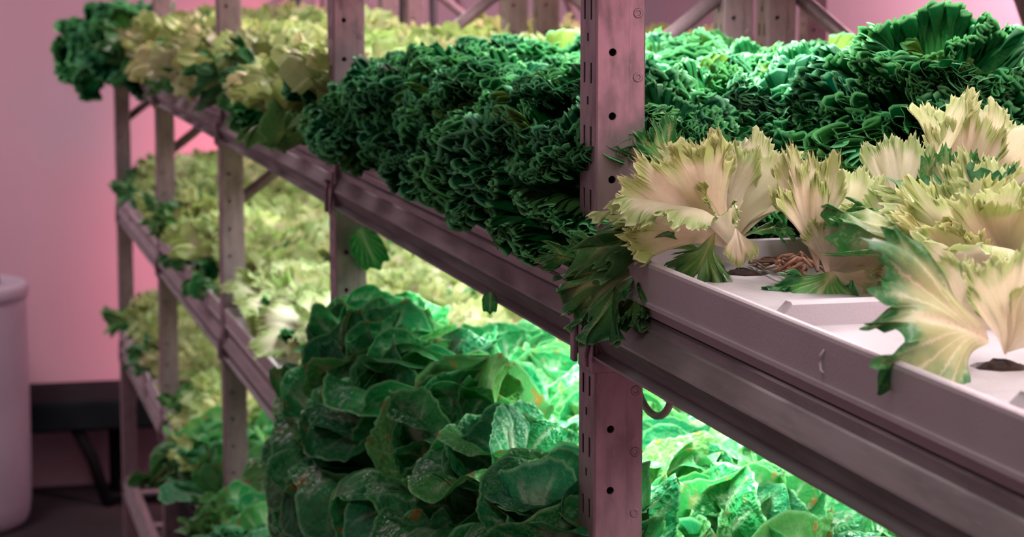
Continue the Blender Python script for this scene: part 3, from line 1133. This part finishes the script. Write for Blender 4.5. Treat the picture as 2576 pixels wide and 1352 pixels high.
# fallen brown roots on the board between the first two endives
m = MB()
rg = random.Random(4)
for k in range(9):
    a = on_board(1905 + rg.uniform(-15, 15), 672 + rg.uniform(-8, 8))
    b = on_board(2010 + rg.uniform(-25, 25), 715 + rg.uniform(-15, 15))
    q = [a.lerp(b, s) + Vector((rg.uniform(-.003, .003), rg.uniform(-.006, .006), .003 + .009 * math.sin(3.14 * s) * rg.uniform(.2, 1))) for s in (0, .2, .4, .6, .8, 1)]
    m.tube(q, .0009, 5)
for k in range(10):
    a = on_board(2005, 720) + Vector((rg.uniform(-.01, .01), rg.uniform(-.01, .01), .006))
    q = [a + Vector((.014 * math.cos(t + k) * rg.uniform(.6, 1), .014 * math.sin(t + k), .004 + .010 * math.sin(t * .7) * rg.uniform(.5, 1.4))) for t in (0, .6, 1.2, 1.8, 2.4)]
    m.tube(q, .0013, 5)
tag(m.build('dry_roots', M_RUST, None, True), 'tangle of reddish brown dry roots lying on the tray between two endives', 'roots')

# loose leaves hanging under the upper beam
for (u0, v0, u1, v1, Y, lab) in ((905, 575, 955, 690, 2.84, 'dark green leaf hanging under the upper beam beside the second post'),
                                 (1235, 735, 1230, 795, 2.02, 'small dark green leaf tip hanging under the upper beam between two posts')):
    a, b = at(u0, v0, Y), at(u1, v1, Y)
    t = link('hanging_leaf', BUTTER[0], None, Matrix.Translation(a) @ frame(b - a, Vector((-.4, -1, .2))) @ Matrix.Diagonal(((b - a).length * .5, (b - a).length, (b - a).length, 1)))
    tag(t, lab, 'leaf')

# ------------------------------------------------------------------ things at the far end and on the floor
D0 = (0.037, 7.70)
t = link('plastic_drum', None)
t.location = (*D0, 0)
t.scale = (1, 1, 1.045)
tag(t, 'white plastic drum with a flat lid standing on the dark floor', 'drum')
m = MB()
m.lathe([(.215, 0), (.238, .010), (.250, .035), (.256, .08), (.258, .2), (.259, .3), (.259, .4), (.259, .5), (.258, .6), (.257, .70), (.255, .735)], 48)
m.build('drum_body', M_DRUM, t, True)
m = MB()
m.lathe([(.262, .735), (.265, .740), (.265, .772), (.260, .780), (.24, .782), (.230, .776)], 48)
lid = m.build('drum_lid', M_DRUM, t, True)
m = MB()
m.box((.02, -.045, .777), (.17, .045, .803), .008)
m.build('lid_handle', M_DRUMG, lid)

t = link('low_bench', None)
t.location = (.37, 7.96, 0)
tag(t, 'low black bench with slanted legs against the pink wall', 'bench')
m = MB()
m.box((-.27, -.16, .275), (.80, .236, .380), .01)
m.build('seat', M_BENCH, t)
for (x, y, x2, rr) in ((.085, -.12, .19, .021), (.235, .12, .235, .024), (-.2, -.12, -.2, .022), (.70, -.12, .70, .022)):
    m = MB()
    m.tube([(x, y, .28), ((x + x2) / 2, y, .168), (x2, y, .0)], rr, 12)
    m.build('leg', M_BLACK, t, True)
m = MB()
m.tube([(.19, -.12, .03), (.45, -.12, .028), (.70, -.12, .03)], .018, 10)
m.build('stretcher', M_BLACK, t, True)

t = link('shade_box', None)  # black box added in place of the shade below the low shelf
t.location = (.53, 3.95, 0.0)
tag(t, 'added black tank on the floor under the lowest lettuce shelf', 'filler')
m = MB()
m.box((0, .0, 0), (.46, 1.26, .66), .02)
m.build('shade_box_body', M_BLACK, t)
m = MB()
m.box((-.012, -.012, .66), (.472, 1.272, .685), .006)
m.build('shade_box_lid', M_BLACK, t)

for (u, Y, rad, lab) in ((740, 6.9, .016, 'thin black pipe standing beyond the third bay, left of the second post'),
                         (1012, 5.6, .014, 'thin black pipe rising behind the frilly lettuce, left of the diagonal brace'),
                         (1090, 5.9, .010, 'thinnest black pipe rising behind the lettuce, nearest the diagonal brace')):
    p = at(u, 20, Y)
    m = MB()
    m.tube([(p.x, p.y, 0), (p.x, p.y, 1.0), (p.x, p.y, 2.98)], rad, 12)
    tag(m.build('standpipe', M_PIPE, None, True), lab, 'pipe', 'black standpipes')

# white ribbed overflow pipe standing among the butterheads, cut by the frame's lower edge
c0 = at(2215, 1372, 1.62)
hp = c0.z - (TRAY_TOP[2] - .016)
t = link('overflow_pipe', None)
t.location = (c0.x, c0.y, TRAY_TOP[2] - .016)
tag(t, 'white ribbed overflow pipe standing among the green butterheads, below the beam', 'pipe')
m = MB()
m.lathe([(.0225, 0), (.0225, hp - .006), (.0245, hp - .005), (.0250, hp - .001), (.0235, hp + .001), (.0205, hp), (.0200, hp - .02)], 24)
m.build('pipe_body', plain('white_pipe_plastic', (.46, .42, .46), .4), t, True)
for k in range(12):
    a = 2 * math.pi * k / 12
    m = MB()
    m.tube([(.0228 * math.cos(a), .0228 * math.sin(a), .002), (.0228 * math.cos(a), .0228 * math.sin(a), hp - .007)], .0012, 6)
    m.build('rib', bpy.data.materials['white_pipe_plastic'], t, True)
